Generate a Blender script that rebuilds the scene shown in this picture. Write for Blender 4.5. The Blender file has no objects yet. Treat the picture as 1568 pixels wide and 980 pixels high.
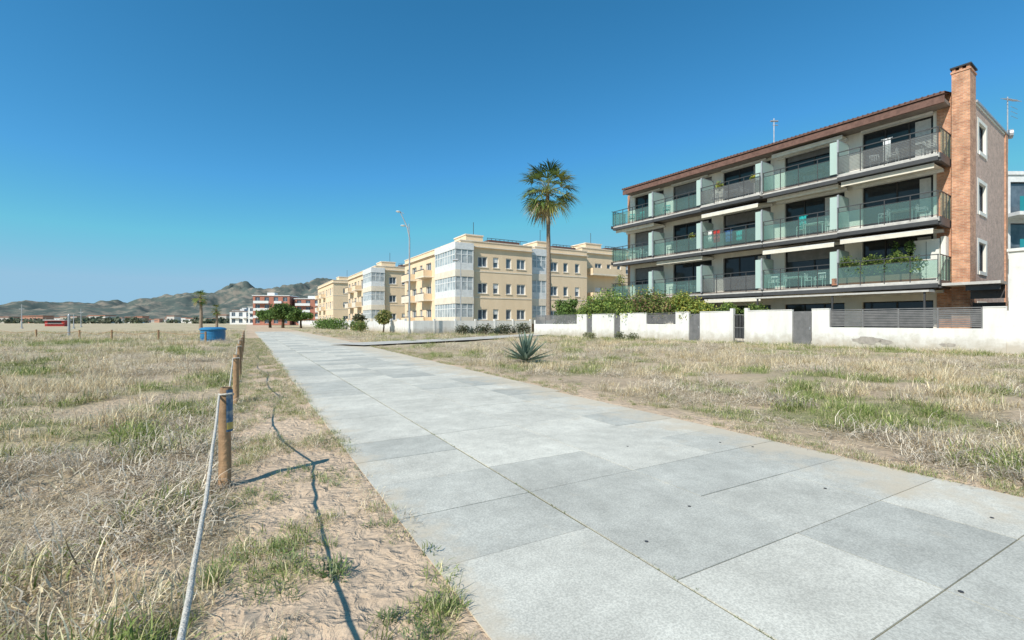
import bpy, math, random
import numpy as np
from mathutils import Vector, Matrix
random.seed(7); rng=np.random.default_rng(7)
scn=bpy.context.scene
H=1.4
# ------------------------------------------------------------ helpers
class MB:
    def __init__(s): s.v=[]; s.f=[]; s.m=[]; s.c=[]; s.col=(1,1,1)
    def face(s,pts,m=0):
        i=len(s.v); s.v+= [tuple(p) for p in pts]; s.f.append(tuple(range(i,i+len(pts)))); s.m.append(m); s.c+= [s.col]*len(pts)
    def box(s,x0,x1,y0,y1,z0,z1,m=0):
        if x0>x1:x0,x1=x1,x0
        if y0>y1:y0,y1=y1,y0
        i=len(s.v)
        s.v+=[(x0,y0,z0),(x1,y0,z0),(x1,y1,z0),(x0,y1,z0),(x0,y0,z1),(x1,y0,z1),(x1,y1,z1),(x0,y1,z1)]
        s.c+=[s.col]*8
        for q in ((0,3,2,1),(4,5,6,7),(0,1,5,4),(1,2,6,5),(2,3,7,6),(3,0,4,7)):
            s.f.append(tuple(i+k for k in q)); s.m.append(m)
    def tube(s,pts,rs,m=0,n=8,cap=True):
        pts=[Vector(p) for p in pts]
        if not hasattr(rs,'__len__'): rs=[rs]*len(pts)
        base=len(s.v)
        for k,p in enumerate(pts):
            t=(pts[min(k+1,len(pts)-1)]-pts[max(k-1,0)]).normalized()
            up=Vector((0,0,1)) if abs(t.z)<.9 else Vector((1,0,0))
            a=t.cross(up).normalized(); b=t.cross(a).normalized()
            for j in range(n):
                an=2*math.pi*j/n
                s.v.append(tuple(p+(a*math.cos(an)+b*math.sin(an))*rs[k])); s.c.append(s.col)
        for k in range(len(pts)-1):
            for j in range(n):
                s.f.append((base+k*n+j,base+k*n+(j+1)%n,base+(k+1)*n+(j+1)%n,base+(k+1)*n+j)); s.m.append(m)
        if cap:
            s.f.append(tuple(base+j for j in range(n))); s.m.append(m)
            s.f.append(tuple(base+(len(pts)-1)*n+j for j in reversed(range(n)))); s.m.append(m)
    def build(s,name,mats,parent=None,loc=(0,0,0),rz=0,smooth=False,col=False):
        me=bpy.data.meshes.new(name); me.from_pydata(s.v,[],s.f)
        for m in mats: me.materials.append(m)
        me.polygons.foreach_set('material_index',s.m)
        if smooth: me.polygons.foreach_set('use_smooth',[True]*len(s.f))
        if col:
            at=me.color_attributes.new('Col','FLOAT_COLOR','POINT')
            a=np.ones((len(s.v),4),dtype=np.float32); a[:,:3]=np.array(s.c); at.data.foreach_set('color',a.ravel())
        me.update()
        o=bpy.data.objects.new(name,me); scn.collection.objects.link(o)
        o.location=loc; o.rotation_euler=(0,0,rz)
        if parent: o.parent=parent
        return o
def empty(name,loc=(0,0,0),rz=0):
    o=bpy.data.objects.new(name,None); scn.collection.objects.link(o); o.location=loc; o.rotation_euler=(0,0,rz); return o
def facade(mb,P,u0,u1,z0,z1,ops,dep,mw,mg,mf,fr=.06,mull=1,mr=None):
    us=sorted(set([u0,u1]+[o[0] for o in ops]+[o[1] for o in ops])); zs=sorted(set([z0,z1]+[o[2] for o in ops]+[o[3] for o in ops]))
    for i in range(len(us)-1):
        for j in range(len(zs)-1):
            cu=(us[i]+us[i+1])/2; cz=(zs[j]+zs[j+1])/2
            if any(o[0]<cu<o[1] and o[2]<cz<o[3] for o in ops): continue
            mb.face([P(us[i],0,zs[j]),P(us[i+1],0,zs[j]),P(us[i+1],0,zs[j+1]),P(us[i],0,zs[j+1])],mw)
    for o in ops:
        a,b,c,d=o[:4]; q=-dep; ml=o[4] if len(o)>4 else mull
        for e in (((a,c),(b,c)),((b,c),(b,d)),((b,d),(a,d)),((a,d),(a,c))):
            mb.face([P(e[0][0],0,e[0][1]),P(e[1][0],0,e[1][1]),P(e[1][0],q,e[1][1]),P(e[0][0],q,e[0][1])],mw if mr is None else mr)
        mb.face([P(a,q,c),P(b,q,c),P(b,q,d),P(a,q,d)],mg)
        def bar(ua,ub,za,zb):
            p=P(ua,q+.01,za); r=P(ub,q+.06,zb); mb.box(p[0],r[0],p[1],r[1],p[2],r[2],mf)
        bar(a,a+fr,c,d); bar(b-fr,b,c,d); bar(a+fr,b-fr,c,c+fr); bar(a+fr,b-fr,d-fr,d)
        for k in range(ml):
            um=a+(b-a)*(k+1)/(ml+1); bar(um-fr*.5,um+fr*.5,c+fr,d-fr)
def vn(x,y,seed=0.):
    xi=np.floor(x); yi=np.floor(y); fx=x-xi; fy=y-yi; fx=fx*fx*(3-2*fx); fy=fy*fy*(3-2*fy)
    h=lambda a,b:(lambda t:t-np.floor(t))(np.sin(a*127.1+b*311.7+seed*17.3)*43758.5453)
    return (h(xi,yi)*(1-fx)+h(xi+1,yi)*fx)*(1-fy)+(h(xi,yi+1)*(1-fx)+h(xi+1,yi+1)*fx)*fy
def fbm(x,y,seed=0.,o=4):
    r=0;a=.5;t=0
    for k in range(o): r=r+a*vn(x*2**k+k*13.7,y*2**k-k*7.1,seed+k); t+=a; a*=.5
    return r/t
# ------------------------------------------------------------ materials
def nt(name):
    m=bpy.data.materials.new(name); m.use_nodes=True; n=m.node_tree; return m,n,n.nodes['Principled BSDF'],n.nodes['Material Output']
def N(n,t,**k):
    x=n.nodes.new(t)
    for a,b in k.items(): setattr(x,a,b)
    return x
def pm(name,c1,c2=None,scale=4,rough=.8,bump=0,bscale=40,metal=0,spec=.4,lo=.35,hi=.65,streak=False,dirt=None):
    m,n,b,o=nt(name); b.inputs['Roughness'].default_value=rough; b.inputs['Metallic'].default_value=metal
    b.inputs['Specular IOR Level'].default_value=spec
    if c2 is None: c2=tuple(x*.82 for x in c1)
    tc=N(n,'ShaderNodeTexCoord'); vec=tc.outputs['Object']
    if streak:
        mp=N(n,'ShaderNodeMapping'); mp.inputs['Scale'].default_value=(1,1,.18); n.links.new(vec,mp.inputs[0]); vec=mp.outputs[0]
    ns=N(n,'ShaderNodeTexNoise'); ns.inputs['Scale'].default_value=scale; ns.inputs['Detail'].default_value=5; ns.inputs['Roughness'].default_value=.65
    n.links.new(vec,ns.inputs['Vector'])
    r=N(n,'ShaderNodeValToRGB'); r.color_ramp.elements[0].position=lo; r.color_ramp.elements[1].position=hi
    r.color_ramp.elements[0].color=(*c2,1); r.color_ramp.elements[1].color=(*c1,1)
    n.links.new(ns.outputs[0],r.inputs[0]); out=r.outputs[0]
    if dirt:   # splash-back dirt in the lowest part of a wall, broken up by noise
        sp=N(n,'ShaderNodeSeparateXYZ'); n.links.new(tc.outputs['Object'],sp.inputs[0])
        zr=N(n,'ShaderNodeMapRange'); zr.inputs[1].default_value=0; zr.inputs[2].default_value=dirt[0]; zr.inputs[3].default_value=.55; zr.inputs[4].default_value=-.05; n.links.new(sp.outputs[2],zr.inputs[0])
        n3=N(n,'ShaderNodeTexNoise'); n3.inputs['Scale'].default_value=2.2; n3.inputs['Detail'].default_value=8; n3.inputs['Roughness'].default_value=.7; n.links.new(tc.outputs['Object'],n3.inputs['Vector'])
        ad=N(n,'ShaderNodeMath',operation='ADD'); n.links.new(zr.outputs[0],ad.inputs[0]); n.links.new(n3.outputs[0],ad.inputs[1])
        dr=N(n,'ShaderNodeMapRange'); dr.inputs[1].default_value=.5; dr.inputs[2].default_value=.95; dr.inputs[3].default_value=0; dr.inputs[4].default_value=.8; n.links.new(ad.outputs[0],dr.inputs[0])
        mx=N(n,'ShaderNodeMix',data_type='RGBA'); n.links.new(dr.outputs[0],mx.inputs[0]); n.links.new(out,mx.inputs[6]); mx.inputs[7].default_value=(*dirt[1],1); out=mx.outputs[2]
    n.links.new(out,b.inputs['Base Color'])
    if bump:
        n2=N(n,'ShaderNodeTexNoise'); n2.inputs['Scale'].default_value=bscale; n2.inputs['Detail'].default_value=4
        n.links.new(tc.outputs['Object'],n2.inputs['Vector'])
        bp=N(n,'ShaderNodeBump'); bp.inputs['Strength'].default_value=bump; bp.inputs['Distance'].default_value=.02
        n.links.new(n2.outputs[0],bp.inputs['Height']); n.links.new(bp.outputs[0],b.inputs['Normal'])
    return m
def brick(name,c1,c2,mortar,big=.35):
    m,n,b,o=nt(name); b.inputs['Roughness'].default_value=.9
    tc=N(n,'ShaderNodeTexCoord'); sp=N(n,'ShaderNodeSeparateXYZ'); n.links.new(tc.outputs['Object'],sp.inputs[0])
    ad=N(n,'ShaderNodeMath',operation='ADD'); n.links.new(sp.outputs[0],ad.inputs[0]); n.links.new(sp.outputs[1],ad.inputs[1])
    cb=N(n,'ShaderNodeCombineXYZ'); n.links.new(ad.outputs[0],cb.inputs[0]); n.links.new(sp.outputs[2],cb.inputs[1])
    bt=N(n,'ShaderNodeTexBrick'); bt.inputs['Scale'].default_value=1; bt.inputs['Brick Width'].default_value=.29; bt.inputs['Row Height'].default_value=.085
    bt.inputs['Mortar Size'].default_value=.009; bt.inputs['Color1'].default_value=(*c1,1); bt.inputs['Color2'].default_value=(*c2,1); bt.inputs['Mortar'].default_value=(*mortar,1)
    n.links.new(cb.outputs[0],bt.inputs['Vector'])
    ns=N(n,'ShaderNodeTexNoise'); ns.inputs['Scale'].default_value=2.2; ns.inputs['Detail'].default_value=9; ns.inputs['Roughness'].default_value=.7; n.links.new(tc.outputs['Object'],ns.inputs['Vector'])
    mr=N(n,'ShaderNodeMapRange'); mr.inputs[1].default_value=.3; mr.inputs[2].default_value=.7; mr.inputs[3].default_value=1-big; mr.inputs[4].default_value=1+big*.6
    n.links.new(ns.outputs[0],mr.inputs[0])
    vm=N(n,'ShaderNodeVectorMath',operation='SCALE'); n.links.new(bt.outputs[0],vm.inputs[0]); n.links.new(mr.outputs[0],vm.inputs['Scale'])
    n.links.new(vm.outputs[0],b.inputs['Base Color'])
    bp=N(n,'ShaderNodeBump'); bp.inputs['Strength'].default_value=.5; bp.inputs['Distance'].default_value=.01; bp.invert=True
    n.links.new(bt.outputs['Fac'],bp.inputs['Height']); n.links.new(bp.outputs[0],b.inputs['Normal'])
    return m
def glassmix(name,col,fac,rough=.15,tcol=(.9,.95,.93)):
    m,n,b,o=nt(name); b.inputs['Base Color'].default_value=(*col,1); b.inputs['Roughness'].default_value=rough
    t=N(n,'ShaderNodeBsdfTransparent'); t.inputs[0].default_value=(*tcol,1)
    mx=N(n,'ShaderNodeMixShader'); mx.inputs[0].default_value=fac
    n.links.new(t.outputs[0],mx.inputs[1]); n.links.new(b.outputs[0],mx.inputs[2]); n.links.new(mx.outputs[0],o.inputs[0]); return m
def foliage(name,rand=.25,trans=.3,rough=.7,plain=False):
    m,n,b,o=nt(name); at=N(n,'ShaderNodeAttribute',attribute_name='Col')
    oi=N(n,'ShaderNodeObjectInfo'); mr=N(n,'ShaderNodeMapRange'); mr.inputs[3].default_value=1-rand; mr.inputs[4].default_value=1+rand
    n.links.new(oi.outputs['Random'],mr.inputs[0])
    vm=N(n,'ShaderNodeVectorMath',operation='SCALE'); n.links.new(at.outputs['Color'],vm.inputs[0]); n.links.new(mr.outputs[0],vm.inputs['Scale'])
    if plain:
        n.nodes.remove(b); b=N(n,'ShaderNodeBsdfDiffuse'); n.links.new(vm.outputs[0],b.inputs[0])
    else:
        n.links.new(vm.outputs[0],b.inputs['Base Color']); b.inputs['Roughness'].default_value=rough; b.inputs['Specular IOR Level'].default_value=.25
    tr=N(n,'ShaderNodeBsdfTranslucent'); n.links.new(vm.outputs[0],tr.inputs[0]); mx=N(n,'ShaderNodeMixShader'); mx.inputs[0].default_value=trans
    n.links.new(b.outputs[0],mx.inputs[1]); n.links.new(tr.outputs[0],mx.inputs[2]); n.links.new(mx.outputs[0],o.inputs[0]); return m
M_plaster=pm('plaster_white',(.84,.81,.73),(.72,.69,.61),1.2,.9,streak=True)
M_brick=brick('brick_orange',(.68,.35,.2),(.5,.22,.125),(.52,.42,.32),.42)
M_brick2=brick('brick_pink',(.64,.43,.33),(.52,.34,.26),(.57,.48,.42),.3)
M_glass=pm('window_glass',(.03,.038,.045),(.018,.022,.027),.7,.06,spec=.45)
M_glassb=pm('window_glass_bright',(.16,.2,.24),(.06,.08,.1),.6,.08,spec=.6)
M_glassc=pm('bay_glass',(.56,.6,.6),(.24,.28,.3),.9,.1,spec=.6)
M_dark=pm('dark_frame',(.035,.033,.033),None,3,.5)
M_white=pm('white_paint',(.80,.80,.78),None,3,.5)
M_conc=pm('slab_concrete',(.60,.58,.53),(.44,.42,.39),2.5,.85)
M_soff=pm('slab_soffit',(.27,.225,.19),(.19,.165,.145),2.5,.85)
M_steel=pm('dark_steel',(.09,.088,.088),None,3,.45,metal=.3)
M_rail=glassmix('railing_glass',(.2,.29,.28),.24,.08,(.82,.95,.91))
M_mesh=glassmix('railing_mesh',(.22,.22,.22),.4,.6)
M_frost=glassmix('frosted_glass',(.52,.66,.60),.8,.35)
M_roof=pm('roof_brown',(.2,.11,.085),(.12,.065,.05),5,.8)
M_awn=pm('awning_canvas',(.78,.72,.6),None,3,.9)
M_louv=pm('grey_louver',(.21,.205,.205),(.15,.15,.15),3,.5)
M_wall=pm('wall_whitewash',(.78,.77,.735),(.65,.63,.585),1.8,.9,bump=.15,lo=.3,hi=.6,streak=True,dirt=(.9,(.42,.37,.29)))
M_peel=pm('peeled_render',(.42,.38,.33),(.3,.27,.24),5,.95)
M_cream=pm('cream_render',(.86,.67,.46),(.78,.60,.40),.6,.9,streak=True)
M_wood=pm('post_wood',(.46,.28,.15),(.22,.14,.08),9,.85,bump=.7,bscale=22,streak=True)
M_rope=pm('rope_fibre',(.7,.66,.58),(.45,.42,.36),60,.9,bump=.6,bscale=150)
M_fol=foliage('foliage'); M_grass=foliage('grass_blades',.26,.25,plain=True)
M_metal=pm('galvanised_metal',(.5,.51,.52),(.38,.39,.4),4,.45,metal=.4)
M_trunk=pm('palm_trunk',(.36,.27,.19),(.2,.15,.11),7,.9,bump=.8,bscale=12)
M_blue=pm('blue_plastic',(.04,.22,.42),(.03,.17,.33),2,.45)
M_red=pm('red_paint',(.5,.05,.04),None,2,.5); M_teal=pm('teal_fabric',(.02,.42,.42),None,5,.8); M_yel=pm('yellow_paint',(.6,.42,.06),(.4,.33,.2),9,.6)
# ------------------------------------------------------------ frames
TH=math.atan2(784-378,715); cT,sT=math.cos(TH),math.sin(TH)
def as2w(a,s): return a*cT-s*sT, a*sT+s*cT
def w2as(x,y): return x*cT+y*sT, -x*sT+y*cT
AB=math.radians(-55.1); dU=(-.572,.820); nU=(-.820,-.572)
B0=(22.37,24.5); W0=(21.47,21.3)
def wallside(x,y): return (x-W0[0])*nU[0]+(y-W0[1])*nU[1]   # >0 on the beach side of the garden wall
def uw(x,y): return (x-W0[0])*dU[0]+(y-W0[1])*dU[1]
# ------------------------------------------------------------ ground
def edge_r(s): return 5.35+.03*np.clip(s-2,0,40)
def gh(x,y):
    a,s=w2as(x,y)
    l=np.clip((-.1-a)/1.5,0,1); r=np.clip((a-edge_r(s)-.1)/2.,0,1)*np.clip(wallside(x,y)/2-.2,0,1)
    big=(fbm(x*.35,y*.35,3)-.45)*.38; dist=np.sqrt(x*x+y*y); f=np.clip(1.6-dist/60,.0,1)
    z=l*(.04+big)*f+r*(big*.5)*f
    strip=((a<.9)|(a>edge_r(s)+.03))
    z=z+strip*(fbm(x*5,y*5,5,3)-.5)*.06*np.clip(1-dist/20,0,1)
    z=z-((a<.9)&(a>-.3))*.012
    return z
def axis(lo,hi,step,gr):
    p=[0.];d=step
    while p[-1]<hi: d=max(step,abs(p[-1])*gr); p.append(p[-1]+d)
    q=[0.]
    while q[-1]>lo: d=max(step,abs(q[-1])*gr); q.append(q[-1]-d)
    return np.array(q[:0:-1]+p)
ax=axis(-9000,9000,.05,.028); ay=axis(-200,9000,.05,.028)
A,S=np.meshgrid(ax,ay,indexing='ij'); X,Y=as2w(A,S); Z=gh(X,Y)
onp=(A>.97)&(A<edge_r(S)-.05)&(S<78); Z=np.where(onp,-.05,Z)
na,nb=A.shape; idx=np.arange(na*nb).reshape(na,nb)
F=np.stack([idx[:-1,:-1],idx[1:,:-1],idx[1:,1:],idx[:-1,1:]],-1).reshape(-1,4)
me=bpy.data.meshes.new('ground'); me.from_pydata(np.stack([X,Y,Z],-1).reshape(-1,3).tolist(),[],F.tolist())
me.polygons.foreach_set('use_smooth',[True]*len(F))
def greenmap(x,y):
    a,s=w2as(x,y); g=fbm(x*.3+4,y*.3,11)*.5+fbm(x*1.1,y*1.1,12)*.5
    g=g+.09*((a>6)&(wallside(x,y)<4.2))+.03*(a>5)+.03*((a<-.5)&(a>-3.5)&(s>3)&(s<12))
    g=g+.12*((a<-3)&(y>24)&(y<32)&(x<-14))
    return g
g=greenmap(X,Y); 
sand=np.array([.62,.47,.33]); soil=np.array([.42,.335,.22]); grn=np.array([.28,.28,.13]); straw=np.array([.56,.47,.31])
dist=np.sqrt(X*X+Y*Y); k=np.clip((dist-8)/30,0,1)[...,None]
field=soil*(1-k)+straw*k; gg=np.clip((g-.56)/.1,0,1)[...,None]; field=field*(1-gg*.65)+grn*gg*.65
bare=lambda x,y:fbm(x*.8,y*.8,21)-.035*(w2as(x,y)[0]<0)
bk=np.clip((bare(X,Y)-.58)/.05,0,1)[...,None]; field=field*(1-bk*.6)+sand*bk*.6
onf=np.clip(np.maximum((-.25-A+fbm(X*2,Y*2,9)*.6)/.25,(A-edge_r(S)-.5*fbm(X*1.5,Y*1.5,8)-.1)/.35),0,1)[...,None]
C=sand*(1-onf)+field*onf
me.color_attributes.new('Col','FLOAT_COLOR','POINT').data.foreach_set('color',np.concatenate([C,np.ones_like(C[...,:1])],-1).astype(np.float32).ravel())
m,n,b,o_=nt('sandy_soil'); b.inputs['Roughness'].default_value=.95; b.inputs['Specular IOR Level'].default_value=.15
at=N(n,'ShaderNodeAttribute',attribute_name='Col'); tc=N(n,'ShaderNodeTexCoord')
n1=N(n,'ShaderNodeTexNoise'); n1.inputs['Scale'].default_value=7; n1.inputs['Detail'].default_value=8; n1.inputs['Roughness'].default_value=.8
n2=N(n,'ShaderNodeTexNoise'); n2.inputs['Scale'].default_value=.35; n2.inputs['Detail'].default_value=4
for q in (n1,n2): n.links.new(tc.outputs['Object'],q.inputs['Vector'])
mr=N(n,'ShaderNodeMapRange'); mr.inputs[1].default_value=.3; mr.inputs[2].default_value=.7; mr.inputs[3].default_value=.74; mr.inputs[4].default_value=1.18; n.links.new(n1.outputs[0],mr.inputs[0])
mr2=N(n,'ShaderNodeMapRange'); mr2.inputs[1].default_value=.3; mr2.inputs[2].default_value=.7; mr2.inputs[3].default_value=.85; mr2.inputs[4].default_value=1.12; n.links.new(n2.outputs[0],mr2.inputs[0])
mm=N(n,'ShaderNodeMath',operation='MULTIPLY'); n.links.new(mr.outputs[0],mm.inputs[0]); n.links.new(mr2.outputs[0],mm.inputs[1])
vm=N(n,'ShaderNodeVectorMath',operation='SCALE'); n.links.new(at.outputs['Color'],vm.inputs[0]); n.links.new(mm.outputs[0],vm.inputs['Scale']); n.links.new(vm.outputs[0],b.inputs['Base Color'])
v1=N(n,'ShaderNodeTexNoise'); v1.inputs['Scale'].default_value=8; v1.inputs['Detail'].default_value=6; v1.inputs['Distortion'].default_value=.5; n.links.new(tc.outputs['Object'],v1.inputs['Vector'])
dn_=N(n,'ShaderNodeVectorMath',operation='ADD'); n.links.new(tc.outputs['Object'],dn_.inputs[0]); dsc=N(n,'ShaderNodeVectorMath',operation='SCALE'); dsc.inputs['Scale'].default_value=.35; n.links.new(v1.outputs['Color'],dsc.inputs[0]); n.links.new(dsc.outputs[0],dn_.inputs[1])
vo=N(n,'ShaderNodeTexVoronoi'); vo.inputs['Scale'].default_value=8; n.links.new(dn_.outputs[0],vo.inputs['Vector'])
am=N(n,'ShaderNodeMath',operation='MULTIPLY_ADD'); n.links.new(vo.outputs['Distance'],am.inputs[0]); am.inputs[1].default_value=.8; n.links.new(v1.outputs[0],am.inputs[2])
bp=N(n,'ShaderNodeBump'); bp.inputs['Strength'].default_value=.9; bp.inputs['Distance'].default_value=.045; n.links.new(am.outputs[0],bp.inputs['Height']); n.links.new(bp.outputs[0],b.inputs['Normal'])
me.materials.append(m); ground=bpy.data.objects.new('ground',me); scn.collection.objects.link(ground)
# ------------------------------------------------------------ promenade paving
m,n,b,o_=nt('paving_slabs'); b.inputs['Roughness'].default_value=.9; b.inputs['Specular IOR Level'].default_value=.15
at=N(n,'ShaderNodeAttribute',attribute_name='Col'); tc=N(n,'ShaderNodeTexCoord')
def noi(sc,lo,hi,a,bb,det=6):
    q=N(n,'ShaderNodeTexNoise'); q.inputs['Scale'].default_value=sc; q.inputs['Detail'].default_value=det; q.inputs['Roughness'].default_value=.7; n.links.new(tc.outputs['Object'],q.inputs['Vector'])
    r=N(n,'ShaderNodeMapRange'); r.inputs[1].default_value=lo; r.inputs[2].default_value=hi; r.inputs[3].default_value=a; r.inputs[4].default_value=bb; n.links.new(q.outputs[0],r.inputs[0]); return q,r
q1,r1=noi(1.1,.32,.68,.80,1.08); q2,r2=noi(85,.38,.62,.8,1.13,3); q3,r3=noi(5,.3,.75,1.07,.84,7)
ma=N(n,'ShaderNodeMath',operation='MULTIPLY'); mb_=N(n,'ShaderNodeMath',operation='MULTIPLY'); n.links.new(r1.outputs[0],ma.inputs[0]); n.links.new(r2.outputs[0],ma.inputs[1]); n.links.new(ma.outputs[0],mb_.inputs[0]); n.links.new(r3.outputs[0],mb_.inputs[1])
vm=N(n,'ShaderNodeVectorMath',operation='SCALE'); n.links.new(at.outputs['Color'],vm.inputs[0]); n.links.new(mb_.outputs[0],vm.inputs['Scale'])
sp=N(n,'ShaderNodeSeparateXYZ'); n.links.new(tc.outputs['Object'],sp.inputs[0])
el=N(n,'ShaderNodeMapRange'); el.inputs[1].default_value=1.35; el.inputs[2].default_value=.93; el.inputs[3].default_value=0; el.inputs[4].default_value=.6; n.links.new(sp.outputs[0],el.inputs[0])
er=N(n,'ShaderNodeMapRange'); er.inputs[1].default_value=4.0; er.inputs[2].default_value=5.5; er.inputs[3].default_value=0; er.inputs[4].default_value=.8; n.links.new(sp.outputs[0],er.inputs[0])
mx=N(n,'ShaderNodeMath',operation='MAXIMUM'); n.links.new(el.outputs[0],mx.inputs[0]); n.links.new(er.outputs[0],mx.inputs[1])
q4,r4=noi(1.8,.3,.7,-.42,.48,7); ad=N(n,'ShaderNodeMath',operation='ADD'); n.links.new(mx.outputs[0],ad.inputs[0]); n.links.new(r4.outputs[0],ad.inputs[1])
rr=N(n,'ShaderNodeMapRange'); rr.inputs[1].default_value=.3; rr.inputs[2].default_value=.75; rr.inputs[3].default_value=0; rr.inputs[4].default_value=.75; n.links.new(ad.outputs[0],rr.inputs[0])
mc=N(n,'ShaderNodeMix',data_type='RGBA'); n.links.new(rr.outputs[0],mc.inputs[0]); n.links.new(vm.outputs[0],mc.inputs[6]); mc.inputs[7].default_value=(.60,.51,.38,1)
n.links.new(mc.outputs[2],b.inputs['Base Color'])
bp=N(n,'ShaderNodeBump'); bp.inputs['Strength'].default_value=.3; bp.inputs['Distance'].default_value=.004; n.links.new(q2.outputs[0],bp.inputs['Height']); n.links.new(bp.outputs[0],b.inputs['Normal'])
M_pave=m; M_joint=pm('joint_soil',(.17,.145,.095),(.12,.13,.06),12,.95)
prom=empty('promenade_path',(0,0,0),TH)
cols_=[.93,2.012,3.155,4.30,5.38,6.5]; mb=MB()
light=np.array([.70,.67,.575]); dk=np.array([.49,.485,.43])
for ci in range(5):
    s=-3.5 if ci else -3.5+.75
    while s<75:
        L=.75 if random.random()<(.45 if ci==0 else .85) else 1.5
        e=s+L; x0=cols_[ci]; x1=cols_[ci+1]; er_=float(edge_r(s))
        if ci==4:
            x1=min(x1,er_)
            if x1-x0<.12: s=e; continue
        if ci==3 and er_<5.38: x1=max(er_,5.3)
        w=random.random(); w=(w*.35 if w<.6 else .5+.5*random.random())
        if s<4.5 and ci>=2: w*=.8
        c=(light*(1-w)+dk*w)*random.uniform(.97,1.03); mb.col=tuple(c); zt=.008+random.uniform(-.0015,.0015)
        xa=x0+(.004 if ci!=1 else .010); xb=x1-(.004 if ci!=0 else .010)
        mb.box(xa,xb,s+.004,e-.004,-.04,zt,0); s=e
mb.build('slabs',[M_pave],prom,col=True)
mb=MB(); mb.box(.94,5.37,-3.5,75,-.06,-.0005); mb.box(5.371,6.4,20,75,-.06,-.002); mb.build('joint_bed',[M_joint],prom)
mb=MB()
for (a,s) in [(4.9,3.2),(4.6,1.2),(3.2,.95),(2.2,2.15),(2.9,2.4),(4.75,3.5),(4.2,2.1),(3.7,3.9)]:
    mb.tube([(a,s,.009),(a,s,.0125)],.012,0,10)
mb.build('lifting_plugs',[M_steel],prom)
def strip(mb,pts,w,z,m=0):
    for i in range(len(pts)-1):
        p=Vector((*pts[i],0)); q=Vector((*pts[i+1],0)); d=(q-p).normalized(); nn=Vector((-d.y,d.x,0))*w/2
        mb.face([(p-nn)[:2]+(z+.004*i,),(q-nn)[:2]+(z+.004*i,),(q+nn)[:2]+(z+.004*i,),(p+nn)[:2]+(z+.004*i,)],m)
M_side=pm('pale_asphalt',(.56,.53,.47),(.47,.44,.39),1.5,.9,bump=.2)
sp_=MB(); strip(sp_,[as2w(5.0,28.5),(-3.5,36.5),(3.,50),(10,62)],3.2,.09); sp_.build('side_path',[M_side])
# ------------------------------------------------------------ grass
def tuft(name,nb,R,h,palette,lean,curl,w=.004,flat=0):
    mb=MB()
    for i in range(nb):
        r=R*math.sqrt(random.random()); an=random.uniform(0,6.283); bx,by=r*math.cos(an),r*math.sin(an)
        az=an+random.gauss(0,1.1); L=h*random.uniform(.45,1.15); el=math.radians(90-abs(random.gauss(0,lean))); 
        if flat and random.random()<flat: el=math.radians(random.uniform(2,30))
        c=random.choice(palette); k=random.uniform(.7,1.22); ww=w*random.uniform(.6,1.3)
        p=Vector((bx,by,-.01 if not flat else random.uniform(-.01,.05))); nseg=3; px=Vector((-math.sin(az),math.cos(az),0)); prev=None
        bend=random.uniform(.3,1)*curl; tw=random.gauss(0,.3)
        for j in range(nseg+1):
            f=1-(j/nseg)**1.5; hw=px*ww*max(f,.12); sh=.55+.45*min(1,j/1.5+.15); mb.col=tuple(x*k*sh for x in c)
            cur=(p-hw,p+hw)
            if prev is not None: mb.face([prev[0],prev[1],cur[1],cur[0]])
            prev=cur; d=Vector((math.cos(az)*math.cos(el),math.sin(az)*math.cos(el),math.sin(el))); p=p+d*(L/nseg); el-=math.radians(bend)/nseg; az+=tw
    me=bpy.data.meshes.new(name); me.from_pydata(mb.v,[],mb.f); at=me.color_attributes.new('Col','FLOAT_COLOR','POINT')
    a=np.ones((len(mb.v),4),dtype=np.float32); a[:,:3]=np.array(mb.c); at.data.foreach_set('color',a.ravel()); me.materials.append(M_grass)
    return bpy.data.objects.new(name,me)
straws=[(.86,.71,.45),(.90,.79,.55),(.72,.57,.34),(.84,.74,.52),(.56,.44,.26)]
greys=[(.72,.63,.50),(.80,.71,.57),(.56,.47,.35),(.86,.77,.62),(.42,.33,.24),(.33,.25,.17)]
greens=[(.27,.33,.11),(.36,.41,.15),(.19,.25,.075),(.48,.46,.21),(.66,.59,.35)]
weeds=[(.2,.27,.1),(.28,.35,.15),(.3,.33,.18)]
coll=bpy.data.collections.new('grass_tufts')
specs=[('t00',44,.15,.20,straws,26,75,.003,0),('t01',44,.17,.15,straws+greys,40,95,.003,.25),('t02',54,.22,.19,greys,55,130,.0027,.65),('t03',54,.24,.15,greys+straws[:2],62,150,.0028,.8),
       ('t04',42,.12,.15,greens,30,65,.0033,0),('t05',42,.16,.115,greens,44,90,.0035,.1),('t06',26,.08,.08,weeds,60,80,.006,.2)]
for sp in specs: coll.objects.link(tuft(*sp))
pts=[];rot=[];scl=[];ids=[]
def addpts(x,y,id_,sc,zoff=0):
    z=gh(x,y); k=len(x)
    pts.append(np.stack([x,y,z+zoff],-1)); r=np.zeros((k,3)); r[:,2]=rng.uniform(0,6.283,k); r[:,0]=rng.normal(0,.12,k); r[:,1]=rng.normal(0,.12,k)
    rot.append(r); scl.append(sc); ids.append(id_)
def sample(D0,y0,y1,k0,k1,pw=1.3,ref=4.2):
    rs=np.linspace(y0,y1,2000); dens=D0*np.minimum(1,(ref/rs))**pw*rs*(k1-k0); cum=np.cumsum(dens)*(rs[1]-rs[0]); tot=int(cum[-1])
    r=np.interp(rng.uniform(0,cum[-1],tot),cum,rs); th=rng.uniform(k0,k1,tot); return r*np.sin(th),r*np.cos(th),r
x,y,r=sample(92,.7,85,math.radians(-61),math.radians(61))
a,s=w2as(x,y); e1=fbm(x*2,y*2,9)*.9; e2=fbm(x*1.5,y*1.5,8)
left=(a<-.20-e1*.6+.15); isl=(a>edge_r(s)+.05+.9*e2)&(wallside(x,y)>.12)
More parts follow.
